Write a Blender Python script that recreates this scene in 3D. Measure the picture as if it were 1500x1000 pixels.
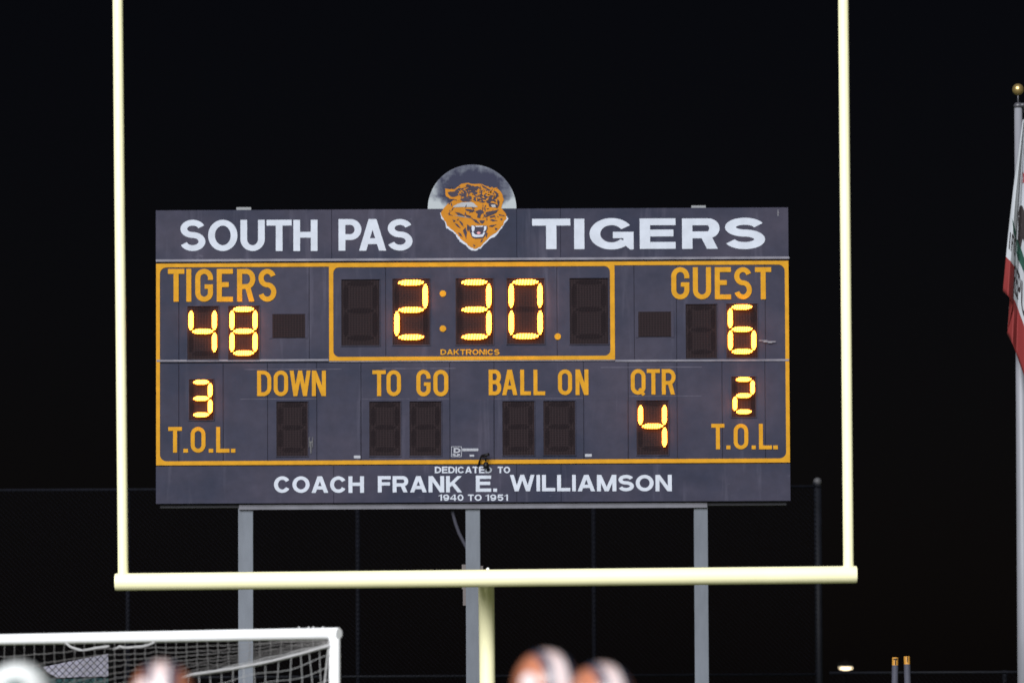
import bpy, math, random
from mathutils import Vector, Matrix

# ---------------------------------------------------------------- camera, sky, light
for o in list(bpy.data.objects):
    bpy.data.objects.remove(o)
S = bpy.context.scene
C = S.collection
R = math.radians
F = 8333.33                      # focal length in pixels of a 1500 px wide frame (200 mm on 36 mm)
PITCH = math.atan(582 / F)
ROLL = R(0.27)
CAMP = Vector((0, 0, 1.48))
fwd = Vector((0, math.cos(PITCH), math.sin(PITCH)))
up0 = Vector((0, -math.sin(PITCH), math.cos(PITCH)))
rt0 = Vector((1, 0, 0))
UP = up0 * math.cos(ROLL) + rt0 * math.sin(ROLL)
RT = rt0 * math.cos(ROLL) - up0 * math.sin(ROLL)
cam = bpy.data.cameras.new('camera')
cam.lens = 200; cam.sensor_width = 36; cam.clip_end = 3000; cam.clip_start = 0.5
cam.dof.use_dof = True; cam.dof.focus_distance = 65.5; cam.dof.aperture_fstop = 2.3
co = bpy.data.objects.new('camera', cam); C.objects.link(co)
m = Matrix((RT, UP, -fwd)).transposed().to_4x4(); m.translation = CAMP
co.matrix_world = m
S.camera = co

SUN_EL, SUN_AZ = R(28), R(-17)   # floodlight direction: in front of the board, a little from the left
w = bpy.data.worlds.new('World'); S.world = w; w.use_nodes = True
nt = w.node_tree
sky = nt.nodes.new('ShaderNodeTexSky'); sky.sky_type = 'NISHITA'; sky.sun_disc = False
sky.sun_elevation = SUN_EL; sky.sun_rotation = math.pi - SUN_AZ
tint = nt.nodes.new('ShaderNodeMix'); tint.data_type = 'RGBA'; tint.blend_type = 'MULTIPLY'; tint.inputs[0].default_value = 1
nt.links.new(sky.outputs[0], tint.inputs[6]); tint.inputs[7].default_value = (0.82, 0.66, 0.84, 1)
nt.links.new(tint.outputs[2], nt.nodes['Background'].inputs[0])
nt.nodes['Background'].inputs[1].default_value = 0.00042
sun = bpy.data.lights.new('floodlight', 'SUN'); sun.energy = 4.0; sun.angle = R(42); sun.color = (0.98, 0.985, 1.0)
so = bpy.data.objects.new('floodlight', sun); C.objects.link(so)
ld = Vector((math.sin(SUN_AZ) * math.cos(SUN_EL), -math.cos(SUN_AZ) * math.cos(SUN_EL), math.sin(SUN_EL)))
so.rotation_euler = ld.to_track_quat('Z', 'Y').to_euler(); so.location = (40, -40, 40)
vs = S.view_settings
vs.view_transform = 'Standard'; vs.look = 'None'; vs.exposure = 0.6; vs.gamma = 1; vs.use_curve_mapping = False
S.display_settings.display_device = 'sRGB'


def at(px, py, Y):
    d = fwd + RT * ((px - 750) / F) + UP * ((500 - py) / F)
    return CAMP + d * (Y / d.y)


# ---------------------------------------------------------------- materials
def mat(name, col, rough=0.5, metal=0.0, var=0.0, vscale=4.0, col2=None, emit=None, estr=0.0, spec=0.5, coat=0.0, stretch=None, bump=0.0):
    M = bpy.data.materials.new(name); M.use_nodes = True
    n = M.node_tree.nodes; l = M.node_tree.links
    b = n['Principled BSDF']
    b.inputs['Base Color'].default_value = (*col, 1); b.inputs['Roughness'].default_value = rough
    b.inputs['Metallic'].default_value = metal; b.inputs['Specular IOR Level'].default_value = spec
    b.inputs['Coat Weight'].default_value = coat
    if emit:
        b.inputs['Emission Color'].default_value = (*emit, 1); b.inputs['Emission Strength'].default_value = estr
    if var or col2:
        tc = n.new('ShaderNodeTexCoord'); no = n.new('ShaderNodeTexNoise')
        no.inputs['Scale'].default_value = vscale; no.inputs['Detail'].default_value = 8; no.inputs['Roughness'].default_value = 0.65
        src = tc.outputs['Object']
        if stretch:
            mp = n.new('ShaderNodeMapping'); mp.inputs['Scale'].default_value = stretch
            l.new(src, mp.inputs[0]); src = mp.outputs[0]
        l.new(src, no.inputs['Vector'])
        ra = n.new('ShaderNodeValToRGB')
        ra.color_ramp.elements[0].position = 0.3; ra.color_ramp.elements[1].position = 0.7
        if col2 is None:
            col2 = tuple(c * (1 + var) for c in col); c1 = tuple(c * (1 - var) for c in col)
        else:
            c1 = col
        ra.color_ramp.elements[0].color = (*c1, 1); ra.color_ramp.elements[1].color = (*col2, 1)
        l.new(no.outputs[0], ra.inputs[0]); l.new(ra.outputs[0], b.inputs['Base Color'])
        if bump:
            bp = n.new('ShaderNodeBump'); bp.inputs['Strength'].default_value = bump; bp.inputs['Distance'].default_value = 0.01
            l.new(no.outputs[0], bp.inputs['Height']); l.new(bp.outputs[0], b.inputs['Normal'])
    return M


def panel_mat():
    """navy painted sheet, faded in blotches, streaked and scuffed"""
    M = mat('navy_panel', (0.064, 0.060, 0.105), 0.6, spec=0.08)
    n = M.node_tree.nodes; l = M.node_tree.links; b = n['Principled BSDF']
    tc = n.new('ShaderNodeTexCoord')

    def noise(scale, st, det=6, rough=0.6):
        mp = n.new('ShaderNodeMapping'); mp.inputs['Scale'].default_value = st
        l.new(tc.outputs['Object'], mp.inputs[0])
        no = n.new('ShaderNodeTexNoise'); no.inputs['Scale'].default_value = scale
        no.inputs['Detail'].default_value = det; no.inputs['Roughness'].default_value = rough
        l.new(mp.outputs[0], no.inputs['Vector']); return no.outputs[0]

    def ramp(src, p0, p1, c0, c1):
        r = n.new('ShaderNodeValToRGB'); e = r.color_ramp.elements
        e[0].position = p0; e[1].position = p1; e[0].color = (*c0, 1); e[1].color = (*c1, 1)
        l.new(src, r.inputs[0]); return r.outputs[0]

    def mix(fac, a, bb, kind='MIX'):
        x = n.new('ShaderNodeMix'); x.data_type = 'RGBA'; x.blend_type = kind
        if isinstance(fac, float): x.inputs[0].default_value = fac
        else: l.new(fac, x.inputs[0])
        l.new(a, x.inputs[6])
        if isinstance(bb, tuple): x.inputs[7].default_value = (*bb, 1)
        else: l.new(bb, x.inputs[7])
        return x.outputs[2]
    base = ramp(noise(0.7, (1, 1, 1.3), 5, .55), 0.36, 0.66, (0.0190, 0.0220, 0.0405), (0.0400, 0.0365, 0.0560))
    fine = ramp(noise(7, (1, 1, 1)), 0.3, 0.75, (0.88, 0.88, 0.88), (1.12, 1.12, 1.12))
    c = mix(1.0, base, fine, 'MULTIPLY')
    streak = ramp(noise(6, (1, 1, 0.08), 4), 0.58, 0.78, (0, 0, 0), (0.28, 0.28, 0.28))
    c = mix(streak, c, (0.12, 0.115, 0.16))
    sc = ramp(noise(9, (0.35, 1, 2.2), 7, .75), 0.66, 0.74, (0, 0, 0), (0.5, 0.5, 0.5))
    c = mix(sc, c, (0.15, 0.145, 0.19))
    l.new(c, b.inputs['Base Color'])
    rr = n.new('ShaderNodeMapRange'); rr.inputs[3].default_value = 0.3; rr.inputs[4].default_value = 0.55
    l.new(noise(2.5, (1, 1, 1)), rr.inputs[0]); l.new(rr.outputs[0], b.inputs['Roughness'])
    return M


def louvre_mat(name, c0, c1, pitch):
    """dark moulded plastic with a fine square grid of hoods"""
    M = mat(name, c0, 0.75, spec=0.08)
    n = M.node_tree.nodes; l = M.node_tree.links; b = n['Principled BSDF']
    tc = n.new('ShaderNodeTexCoord'); sp = n.new('ShaderNodeSeparateXYZ'); l.new(tc.outputs['Object'], sp.inputs[0])
    fs = []
    for k, pw in ((0, pitch), (2, pitch * 0.8)):
        mu = n.new('ShaderNodeMath'); mu.operation = 'MULTIPLY'; mu.inputs[1].default_value = 1 / pw
        l.new(sp.outputs[k], mu.inputs[0])
        fr = n.new('ShaderNodeMath'); fr.operation = 'FRACT'; l.new(mu.outputs[0], fr.inputs[0])
        gt = n.new('ShaderNodeMath'); gt.operation = 'GREATER_THAN'; gt.inputs[1].default_value = 0.68
        l.new(fr.outputs[0], gt.inputs[0]); fs.append(gt.outputs[0])
    mx = n.new('ShaderNodeMath'); mx.operation = 'MAXIMUM'; l.new(fs[0], mx.inputs[0]); l.new(fs[1], mx.inputs[1])
    mi = n.new('ShaderNodeMix'); mi.data_type = 'RGBA'; l.new(mx.outputs[0], mi.inputs[0])
    mi.inputs[6].default_value = (*c0, 1); mi.inputs[7].default_value = (*c1, 1)
    l.new(mi.outputs[2], b.inputs['Base Color'])
    bp = n.new('ShaderNodeBump'); bp.inputs['Strength'].default_value = 0.6; bp.inputs['Distance'].default_value = 0.01
    l.new(mx.outputs[0], bp.inputs['Height']); l.new(bp.outputs[0], b.inputs['Normal'])
    return M


MP = panel_mat()
M_WORN = mat('worn_navy_edge', (0.05, 0.048, 0.075), 0.4, col2=(.15, .145, .18), vscale=5, stretch=(.5, 1, 1))
M_DARK = mat('backing_metal', (0.008, 0.008, 0.014), 0.7)
M_AMB = mat('amber_vinyl', (0.42, 0.205, 0.012), 0.6, spec=.08, var=0.14, vscale=7)
M_WHT = mat('white_vinyl', (0.385, 0.415, 0.48), 0.5, spec=.15, var=0.09, vscale=6)
M_LOUV = louvre_mat('louvre_plastic', (0.0105, 0.0072, 0.0088), (0.020, 0.0132, 0.0152), 0.036)
M_LED = mat('lit_led', (0.4, 0.2, 0.05), 0.4, emit=(1.0, 0.27, 0.022), estr=8)
M_UNLED = mat('unlit_led', (0.0095, 0.0065, 0.0082), 0.75, spec=.06)
M_GALV = mat('galvanised_steel', (0.102, 0.114, 0.136), 0.6, spec=.25, var=0.22, vscale=3, stretch=(1, 1, 0.25))
M_BEAM = mat('weathered_steel', (0.085, 0.085, 0.105), 0.6, var=0.25, vscale=2.5)
M_POST = mat('goalpost_paint', (0.88, 0.845, 0.54), 0.42, var=0.04, vscale=1.5, coat=0.25)
M_WHITEP = mat('white_paint', (0.80, 0.81, 0.83), 0.4, var=0.05, vscale=2)
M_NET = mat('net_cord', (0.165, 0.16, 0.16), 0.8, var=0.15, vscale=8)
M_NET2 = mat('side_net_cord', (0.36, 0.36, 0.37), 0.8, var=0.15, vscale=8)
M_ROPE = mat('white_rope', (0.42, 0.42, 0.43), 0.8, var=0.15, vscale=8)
M_VINYLF = mat('black_coated_wire', (0.0030, 0.0032, 0.0052), 0.9, spec=.03)
M_FPOST = mat('dark_fence_pipe', (0.0026, 0.003, 0.006), 0.8, spec=.12, var=0.4, vscale=5)
M_FPOST2 = mat('dull_fence_pipe', (0.0036, 0.0042, 0.007), 0.65, spec=.15, var=0.4, vscale=5)
M_NIGHT = mat('matt_black_paint', (.002, .002, .002), .9, spec=.05)
M_GRASS = mat('grass', (0.060, 0.075, 0.025), 0.9, col2=(0.095, 0.105, 0.045), vscale=3)
M_BLACK = mat('black_metal', (0.004, 0.004, 0.005), 0.5, spec=.2)
M_ORG = mat('tiger_orange', (0.37, 0.148, 0.013), 0.6, spec=.08, var=0.14, vscale=4)
M_NAVY = mat('navy_ink', (0.040, 0.034, 0.050), 0.6, spec=.08, var=0.2, vscale=6)
M_PINK = mat('tongue_pink', (0.5, 0.2, 0.22), 0.5)


# ---------------------------------------------------------------- mesh helpers
class MB:
    def __init__(s): s.v = []; s.f = []

    def add(s, vs, fs):
        k = len(s.v); s.v += [tuple(v) for v in vs]; s.f += [tuple(i + k for i in f) for f in fs]; return s

    def box(s, x0, x1, y0, y1, z0, z1):
        return s.add([(x0, y0, z0), (x1, y0, z0), (x1, y1, z0), (x0, y1, z0), (x0, y0, z1), (x1, y0, z1), (x1, y1, z1), (x0, y1, z1)],
                     [(0, 1, 5, 4), (1, 2, 6, 5), (2, 3, 7, 6), (3, 0, 4, 7), (4, 5, 6, 7), (3, 2, 1, 0)])

    def poly(s, pts, y):
        """flat polygon in the x-z plane looking towards -y"""
        a = sum(pts[i][0] * pts[(i + 1) % len(pts)][1] - pts[(i + 1) % len(pts)][0] * pts[i][1] for i in range(len(pts)))
        if a < 0: pts = pts[::-1]
        return s.add([(p[0], y, p[1]) for p in pts], [tuple(range(len(pts)))])

    def prism(s, pts, y0, y1):
        a = sum(pts[i][0] * pts[(i + 1) % len(pts)][1] - pts[(i + 1) % len(pts)][0] * pts[i][1] for i in range(len(pts)))
        if a < 0: pts = pts[::-1]
        n = len(pts)
        return s.add([(p[0], y0, p[1]) for p in pts] + [(p[0], y1, p[1]) for p in pts],
                     [tuple(range(n)), tuple(range(2 * n - 1, n - 1, -1))] + [(i, i + n, (i + 1) % n + n, (i + 1) % n) for i in range(n)])

    def tube(s, pts, r, n=10, cap=True):
        pts = [Vector(p) for p in pts]
        rs = r if isinstance(r, (list, tuple)) else [r] * len(pts)
        k = len(s.v); prev = None
        for i, p in enumerate(pts):
            d = (pts[min(i + 1, len(pts) - 1)] - pts[max(i - 1, 0)]).normalized()
            if prev is None:
                a = Vector((0, 0, 1)) if abs(d.z) < 0.9 else Vector((1, 0, 0))
                u = d.cross(a).normalized()
            else:
                u = (prev - d * prev.dot(d)).normalized()
            prev = u; v = d.cross(u)
            for j in range(n):
                t = 2 * math.pi * j / n
                s.v.append(tuple(p + (u * math.cos(t) + v * math.sin(t)) * rs[i]))
        for i in range(len(pts) - 1):
            for j in range(n):
                s.f.append((k + i * n + j, k + i * n + (j + 1) % n, k + (i + 1) * n + (j + 1) % n, k + (i + 1) * n + j))
        if cap:
            s.f.append(tuple(k + j for j in range(n))[::-1]); s.f.append(tuple(k + (len(pts) - 1) * n + j for j in range(n)))
        return s

    def ball(s, c, r, nu=16, nv=10, sc=(1, 1, 1), z0=-1.0):
        c = Vector(c); k = len(s.v)
        for i in range(nv + 1):
            t = math.acos(max(-1, min(1, 1 - (1 - z0) * i / nv)))if False else (math.pi * i / nv)
            for j in range(nu):
                p = 2 * math.pi * j / nu
                s.v.append((c.x + r * sc[0] * math.sin(t) * math.cos(p), c.y + r * sc[1] * math.sin(t) * math.sin(p), c.z + r * sc[2] * math.cos(t)))
        for i in range(nv):
            for j in range(nu):
                s.f.append((k + i * nu + j, k + (i + 1) * nu + j, k + (i + 1) * nu + (j + 1) % nu, k + i * nu + (j + 1) % nu))
        return s

    def build(s, name, material, parent=None, smooth=False):
        me = bpy.data.meshes.new(name); me.from_pydata(s.v, [], s.f); me.update()
        if smooth:
            for p in me.polygons: p.use_smooth = True
        if material: me.materials.append(material)
        o = bpy.data.objects.new(name, me); C.objects.link(o)
        if parent: o.parent = parent
        return o


def autosmooth(o, deg=40):
    md = o.modifiers.new('edge_split', 'EDGE_SPLIT'); md.split_angle = R(deg)
    return o


def tag(o, label=None, cat=None, group=None, kind=None):
    if label: o['label'] = label
    if cat: o['category'] = cat
    if group: o['group'] = group
    if kind: o['kind'] = kind
    return o


def empty(name, loc, label, cat, group=None, rz=0):
    o = bpy.data.objects.new(name, None); C.objects.link(o); o.location = loc; o.rotation_euler = (0, 0, rz)
    o.empty_display_size = 0.3
    return tag(o, label, cat, group)


# ---------------------------------------------------------------- ground
g = MB()
g.add([(-400, -60, 0), (400, -60, 0), (400, 700, 0), (-400, 700, 0)], [(0, 1, 2, 3)])
tag(g.build('ground', M_GRASS), kind='structure')

# ---------------------------------------------------------------- stroke lettering
STEP = 0.0004


def arc(cx, cy, rx, ry, a0, a1, n=12):
    return [(cx + rx * math.cos(R(a0 + (a1 - a0) * i / n)), cy + ry * math.sin(R(a0 + (a1 - a0) * i / n))) for i in range(n + 1)]


def strip(pts, tx, ty, closed=False):
    """polygons of a centreline thickened by tx across and ty up"""
    pts = [p for i, p in enumerate(pts) if i == 0 or math.hypot(p[0] - pts[i - 1][0], p[1] - pts[i - 1][1]) > 1e-6]
    if closed and math.hypot(pts[0][0] - pts[-1][0], pts[0][1] - pts[-1][1]) < 1e-6: pts.pop()
    n = len(pts); q = [(p[0] / tx, p[1] / ty) for p in pts]; L = []; Rr = []
    for i in range(n):
        a = q[(i - 1) % n] if (closed or i > 0) else None
        b = q[(i + 1) % n] if (closed or i < n - 1) else None
        ds = []
        for (u, v) in ((a, q[i]), (q[i], b)):
            if u is None or v is None: continue
            dx, dy = v[0] - u[0], v[1] - u[1]; h = math.hypot(dx, dy)
            if h > 1e-9: ds.append((-dy / h, dx / h))
        nx = sum(d[0] for d in ds); ny = sum(d[1] for d in ds); h = math.hypot(nx, ny); nx /= h; ny /= h
        k = 0.5 / max(0.35, nx * ds[0][0] + ny * ds[0][1])
        L.append(((q[i][0] + nx * k) * tx, (q[i][1] + ny * k) * ty)); Rr.append(((q[i][0] - nx * k) * tx, (q[i][1] - ny * k) * ty))
    out = []
    for i in range(n if closed else n - 1):
        j = (i + 1) % n
        out.append([L[i], L[j], Rr[j], Rr[i]])
    return out


def glyph(ch, w, tx, ty, cond):
    """list of strokes (each a list of polygons) in a box w wide and 1 high"""
    L, Rt, B, T = tx / 2, w - tx / 2, ty / 2, 1 - ty / 2
    cx = w / 2; rx = (Rt - L) / 2; H = (T - B)
    ry = min(H / 2, rx * 1.05) if cond else H / 2
    st = lambda pts, cl=False: strip(pts, tx, ty, cl)
    rect = lambda x0, x1, y0, y1: [[(x0, y0), (x1, y0), (x1, y1), (x0, y1)]]
    diag = lambda x0, y0, x1, y1, t: [[(x0 - t / 2, y0), (x0 + t / 2, y0), (x1 + t / 2, y1), (x1 - t / 2, y1)]]
    G = []
    if ch in 'O0Q':
        G.append(st(arc(cx, T - ry, rx, ry, 0, 180, 16) + arc(cx, B + ry, rx, ry, 180, 360, 16), True))
        if ch == 'Q': G.append([[(w * .50, .20), (w * .66, .27), (w * .98, 0.02), (w * .80, -.06)]])
    elif ch in 'CG':
        e = 22 if cond else 32
        p = arc(cx, T - ry, rx, ry, e if not cond else 0, 180, 16) + arc(cx, B + ry, rx, ry, 180, 360 - (0 if cond else 38 if ch == 'G' else e), 16)
        if cond: p = [(Rt, T - ry - .06)] + p
        if ch == 'G' and cond: p += [(Rt, .46)]
        elif cond: p += [(Rt, B + ry + .06)]
        G.append(st(p))
        if ch == 'G':
            G.append(rect(w * .53, w, .46 - ty * .45, .46 + ty * .45))
            if not cond: G.append([[(w - tx * .95, .18), (w - tx * .35, .0), (w, .0), (w, .46 - ty * .45), (w - tx * .95, .46 - ty * .45)]])
    elif ch == 'S':
        h = H / 2; hu = h * .97; hl = H - hu
        r2 = rx * .96
        G.append(st(arc(cx, T - hu / 2, r2, hu / 2, 18, 262, 18) + arc(cx, B + hl / 2, rx, hl / 2, 82, -162, 18)))
    elif ch == 'U':
        uy = min(H * .46, rx * 1.02)
        G.append(st([(L, 1)] + arc(cx, B + uy, rx, uy, 180, 360, 16) + [(Rt, 1)]))
    elif ch == 'T':
        G.append(rect(0, w, 1 - ty, 1)); G.append(rect(cx - tx / 2, cx + tx / 2, 0, 1 - ty))
    elif ch == 'I':
        G.append(rect(0, w, 0, 1))
    elif ch in 'EFL':
        G.append(rect(0, tx, 0, 1))
        if ch != 'L':
            G.append(rect(tx, w, 1 - ty, 1)); G.append(rect(tx, w * (.74 if cond else .94), .52 - ty / 2, .52 + ty / 2))
        if ch != 'F': G.append(rect(tx, w, 0, ty))
    elif ch == 'H':
        G += [rect(0, tx, 0, 1), rect(w - tx, w, 0, 1), rect(tx, w - tx, .52 - ty / 2, .52 + ty / 2)]
    elif ch in 'PR':
        m_ = .43 if ch == 'P' else .46
        r = (T - m_) / 2; rr = min(r, rx) if not cond else rx * .95
        G.append(rect(0, tx, 0, 1))
        G.append(st([(tx, T)] + arc(Rt - rr, T - r, rr, r, 90, -90, 14) + [(tx, m_)]))
        if ch == 'R': G.append(diag(w * .93 - tx * .45, 0, w * .58 if cond else w * .62, m_, tx * 1.05))
    elif ch == 'B':
        G.append(rect(0, tx, 0, 1)); m_ = .51
        for (a, b, x) in ((m_, T, Rt - .02 * w), (B, m_, Rt)):
            r = (b - a) / 2; rr = min(r, rx * .9)
            G.append(st([(tx, b)] + arc(x - rr, (a + b) / 2, rr, r, 90, -90, 12) + [(tx, a)]))
    elif ch == 'D':
        G.append(rect(0, tx, 0, 1)); rr = rx * 1.2; r = H / 2 if not cond else min(H / 2, rr * 1.1)
        G.append(st([(tx, T)] + arc(Rt - rr, T - r, rr, r, 90, 0, 10) + arc(Rt - rr, B + r, rr, r, 0, -90, 10) + [(tx, B)]))
    elif ch == 'A':
        t = tx * 1.05
        G += [diag(t / 2, 0, cx - t * .05, 1, t), diag(w - t / 2, 0, cx + t * .05, 1, t), rect(w * .22, w * .78, .30 - ty / 2, .30 + ty / 2)]
    elif ch == 'N':
        G += [rect(0, tx, 0, 1), rect(w - tx, w, 0, 1), diag(w - tx * .55, 0, tx * .55, 1, tx * 1.1)]
    elif ch == 'M':
        t = tx * 1.0
        G += [rect(0, tx, 0, 1), rect(w - tx, w, 0, 1), diag(cx, 0, tx * .6, 1, t), diag(cx, 0, w - tx * .6, 1, t)]
    elif ch == 'W':
        t = tx * .98
        G += [diag(w * .27, 0, t / 2, 1, t), diag(w * .27, 0, cx, 1, t), diag(w * .73, 0, cx, 1, t), diag(w * .73, 0, w - t / 2, 1, t)]
    elif ch == 'K':
        G += [rect(0, tx, 0, 1), diag(tx * .6, .33, w - tx * .65, 1, tx * 1.15), diag(w - tx * .6, 0, w * .36, .62, tx * 1.15)]
    elif ch == '.':
        G.append(rect(0, w, 0, ty))
    elif ch == '1':
        G += [rect(w - tx, w, 0, 1), [[(0, .70), (w - tx, .82), (w - tx, 1.0), (w * .45, .86), (0, .84)]]]
    elif ch == '4':
        G += [rect(w * .62, w * .62 + tx, 0, 1), rect(0, w, .22, .22 + ty), [[(0, .22 + ty), (tx * .9, .22 + ty), (w * .62, .86), (w * .62, 1)]]]
    elif ch == '9':
        r = H * .32
        G += [st(arc(cx, T - r, rx, r, 0, 360, 18)[:-1], True), st([(Rt, T - r)] + arc(cx, B + H * .4, rx, H * .4, 0, -150, 12))]
    elif ch == '5':
        r = H * .32
        G += [rect(w * .1, w * .95, 1 - ty, 1), [[(0.02 * w, .44), (tx, .44), (w * .1 + tx * .85, 1 - ty), (w * .1, 1 - ty)]], st(arc(cx, B + r, rx, r, 140, -155, 16))]
    return G


WID = dict(S=.90, O=1.03, U=.93, T=.86, H=.93, P=.88, A=1.0, I=.21, G=1.02, E=.84, R=.94, C=.99, F=.78, N=.94, K=.97, L=.76, W=1.42, M=1.12, D=.95, B=.9)
WID.update({'.': .21, '1': .45, '9': .78, '4': .82, '0': .78, '5': .78, 'Q': 1.03})


# ---------------------------------------------------------------- the scoreboard
DB = 72.46
org = at(691, 734, DB); ORX = org.x
sb = empty('scoreboard', (ORX, DB, 0), 'large navy football scoreboard with lit amber digits and a tiger emblem on steel posts', 'scoreboard')
PXM = F / DB * math.cos(PITCH)


def P(px, py):
    p = at(px, py, DB); return (p.x - ORX, p.z)


def rectpx(x0, x1, y0, y1):
    xm, ym = (x0 + x1) / 2, (y0 + y1) / 2
    return P(x0, ym)[0], P(x1, ym)[0], P(xm, y1)[1], P(xm, y0)[1]


X0, X1 = P(228.3, 520)[0], P(1156.4, 520)[0]
ZT, Z1, Z2, Z3, ZB = [P(691, y)[1] for y in (306.3, 382.3, 529.8, 680.2, 735.6)]
# backing box and panels (each sheet its own part)
MB().box(X0 + .01, X1 - .01, 0.02, 0.28, ZB + .01, ZT - .01).build('cabinet', M_DARK, sb)
GAP = 0.0022


def sheets(xs, z0, z1, y=0.0, name='panel', GAP=GAP):
    for a, b in zip(xs[:-1], xs[1:]):
        o = MB().box(a + GAP, b - GAP, y, 0.02, z0, z1).build(name, MP, sb)
        md = o.modifiers.new('bevel', 'BEVEL'); md.width = 0.003; md.segments = 1


px = lambda x, y: P(x, y)[0]
G2 = .0045
sheets([X0] + [px(x, 343) for x in (486, 757, 821)] + [X1], Z1 + G2, ZT, -0.03, 'header_panel', .0012)
sheets([X0] + [px(x, 455) for x in (262, 453, 565, 816, 929, 991, 1121)] + [X1], Z2 + G2, Z1 - G2)
ZD = P(691, 584)[1]
row3 = [262, 327, 392, 464, 529, 659, 724, 855, 920.5, 992, 1058, 1121]
sheets([X0] + [px(x, 605) for x in row3] + [X1], Z3 + G2, Z2 - G2)
sheets([X0] + [px(x, 708) for x in (489, 757, 822)] + [X1], ZB, Z3 - G2, -0.02, 'footer_panel', .0012)
for a, b in ((464, 529), (659, 724), (855, 920.5)):
    x0, x1, z0, z1 = rectpx(a + 1, b - 1, 586, 675)
    o = MB().box(x0, x1, -0.006, -0.001, z0, z1).build('access_door', MP, sb)
    md = o.modifiers.new('bevel', 'BEVEL'); md.width = 0.003; md.segments = 1
# ledges between the rows
a = rectpx(228.6, 1156, 378.2, 381.6); MB().box(a[0], a[1], -0.036, -0.0301, a[2], a[3]).build('drip_edge', M_WORN, sb)
for nm, xx, yy in (('ledge', (229.5, 481.5), (526.4, 529.2)), ('ledge', (901, 1155.5), (526.4, 529.2)), ('ledge', (482, 900.5), (527.9, 529.3))):
    x0, x1, z0, z1 = rectpx(*xx, *yy)
    MB().box(x0, x1, -0.012, -0.001, z0, z1).build(nm, M_WORN, sb)


def put_letters(name, items, material, y, cond, parent=sb, tx=None, ty=None):
    """items: (letter, x0 px, x1 px, top px, bottom px)"""
    b = MB(); k = 0
    for ch, xa, xb, yt, yb in items:
        x0, x1, z0, z1 = rectpx(xa, xb, yt, yb); h = z1 - z0; wd = (x1 - x0) / h
        a = (tx or .2); c = (ty or .18)
        if ch == 'I': a = wd
        for stroke in glyph(ch, wd, a, c, cond):
            k += 1
            for pl in stroke:
                b.poly([(x0 + p[0] * h, z0 + p[1] * h) for p in pl], y - STEP * (k % 9))
    return b.build(name, material, parent)


def fit(word, x0, x1, yt, yb, gap=.11):
    wd = [WID[c] for c in word]; tot = sum(wd) + gap * (len(word) - 1); s = (x1 - x0) / tot; out = []; x = x0
    for c, ww in zip(word, wd):
        out.append((c, x, x + ww * s, yt, yb)); x += (ww + gap) * s
    return out


def zoomed(s, ox, oy, k, yt, yb):
    return [(c, a / k + ox, b / k + ox, yt / k + oy, yb / k + oy) for c, a, b in s]


Z = 3.7025
YH = -0.033
put_letters('white_lettering', zoomed([('S', 163, 300), ('O', 315, 474), ('U', 490, 622), ('T', 632, 768), ('H', 777, 908)], 220, 230, Z, 342, 511), M_WHT, YH, False, tx=.215, ty=.185)
put_letters('white_lettering', zoomed([('P', 1022, 1146), ('A', 1133, 1280), ('S', 1287, 1423)], 220, 230, Z, 338, 509), M_WHT, YH, False, tx=.215, ty=.185)
put_letters('white_lettering', [('T', 779.5, 835.5, 320.8, 365.3), ('I', 841, 856, 320.8, 365.3), ('G', 863.5, 928, 319.8, 365.8), ('E', 937, 989.5, 320.3, 364.8), ('R', 999, 1054, 320.3, 364.8), ('S', 1061, 1120.5, 319.3, 365.3)], M_WHT, YH, False, tx=.34, ty=.225)
YF = -0.023
for wd, a, b, yt, yb in (('COACH', 401.5, 533.3, 697.3, 721.5), ('FRANK', 553.5, 677, 697.0, 720.8), ('E.', 697, 728, 696.2, 720.0), ('WILLIAMSON', 747, 984, 695.2, 719.2)):
    put_letters('white_lettering', fit(wd, a, b, yt, yb), M_WHT, YF, False, tx=.24, ty=.205)
for wd, a, b in (('DEDICATED', 637, 720.5), ('TO', 729, 747.3)):
    put_letters('white_lettering', fit(wd, a, b, 683.2, 692.8), M_WHT, YF, False, tx=.23, ty=.20)
for wd, a, b in (('1940', 642.5, 679), ('TO', 685.5, 705.5), ('1951', 711.3, 744)):
    put_letters('white_lettering', fit(wd, a, b, 723.9, 733.2, .14), M_WHT, YF, False, tx=.23, ty=.20)
YA = -0.008
Q = 6.665
AM = dict(tx=.155, ty=.15)
put_letters('amber_lettering', zoomed([('T', 140, 300), ('I', 320, 368), ('G', 407, 580), ('E', 617, 775), ('R', 815, 993), ('S', 1022, 1198)], 225, 380, Q, 93, 412), M_AMB, YA, True, **AM)
put_letters('amber_lettering', zoomed([('G', 22, 198), ('U', 233, 410), ('E', 447, 605), ('S', 635, 808), ('T', 840, 998)], 980, 380, Q, 76, 389), M_AMB, YA, True, **AM)
put_letters('amber_lettering', zoomed([('D', 580, 657), ('O', 670, 748), ('W', 757, 870), ('N', 877, 953)], 220, 490, Z, 195, 333), M_AMB, YA, True, **AM)
put_letters('amber_lettering', zoomed([('T', 1205, 1278), ('O', 1282, 1360)], 220, 490, Z, 193, 333), M_AMB, YA, True, **AM)
put_letters('amber_lettering', zoomed([('G', 185, 262), ('O', 277, 358)], 560, 490, Z, 191, 334), M_AMB, YA, True, **AM)
put_letters('amber_lettering', zoomed([('B', 577, 645), ('A', 650, 732), ('L', 748, 806), ('L', 820, 883)], 560, 490, Z, 190, 328), M_AMB, YA, True, **AM)
put_letters('amber_lettering', zoomed([('O', 953, 1029), ('N', 1048, 1118)], 560, 490, Z, 189, 327), M_AMB, YA, True, **AM)
put_letters('amber_lettering', zoomed([('Q', 385, 465), ('T', 472, 543), ('R', 553, 628)], 820, 490, Z, 187, 325), M_AMB, YA, True, **AM)
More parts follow.
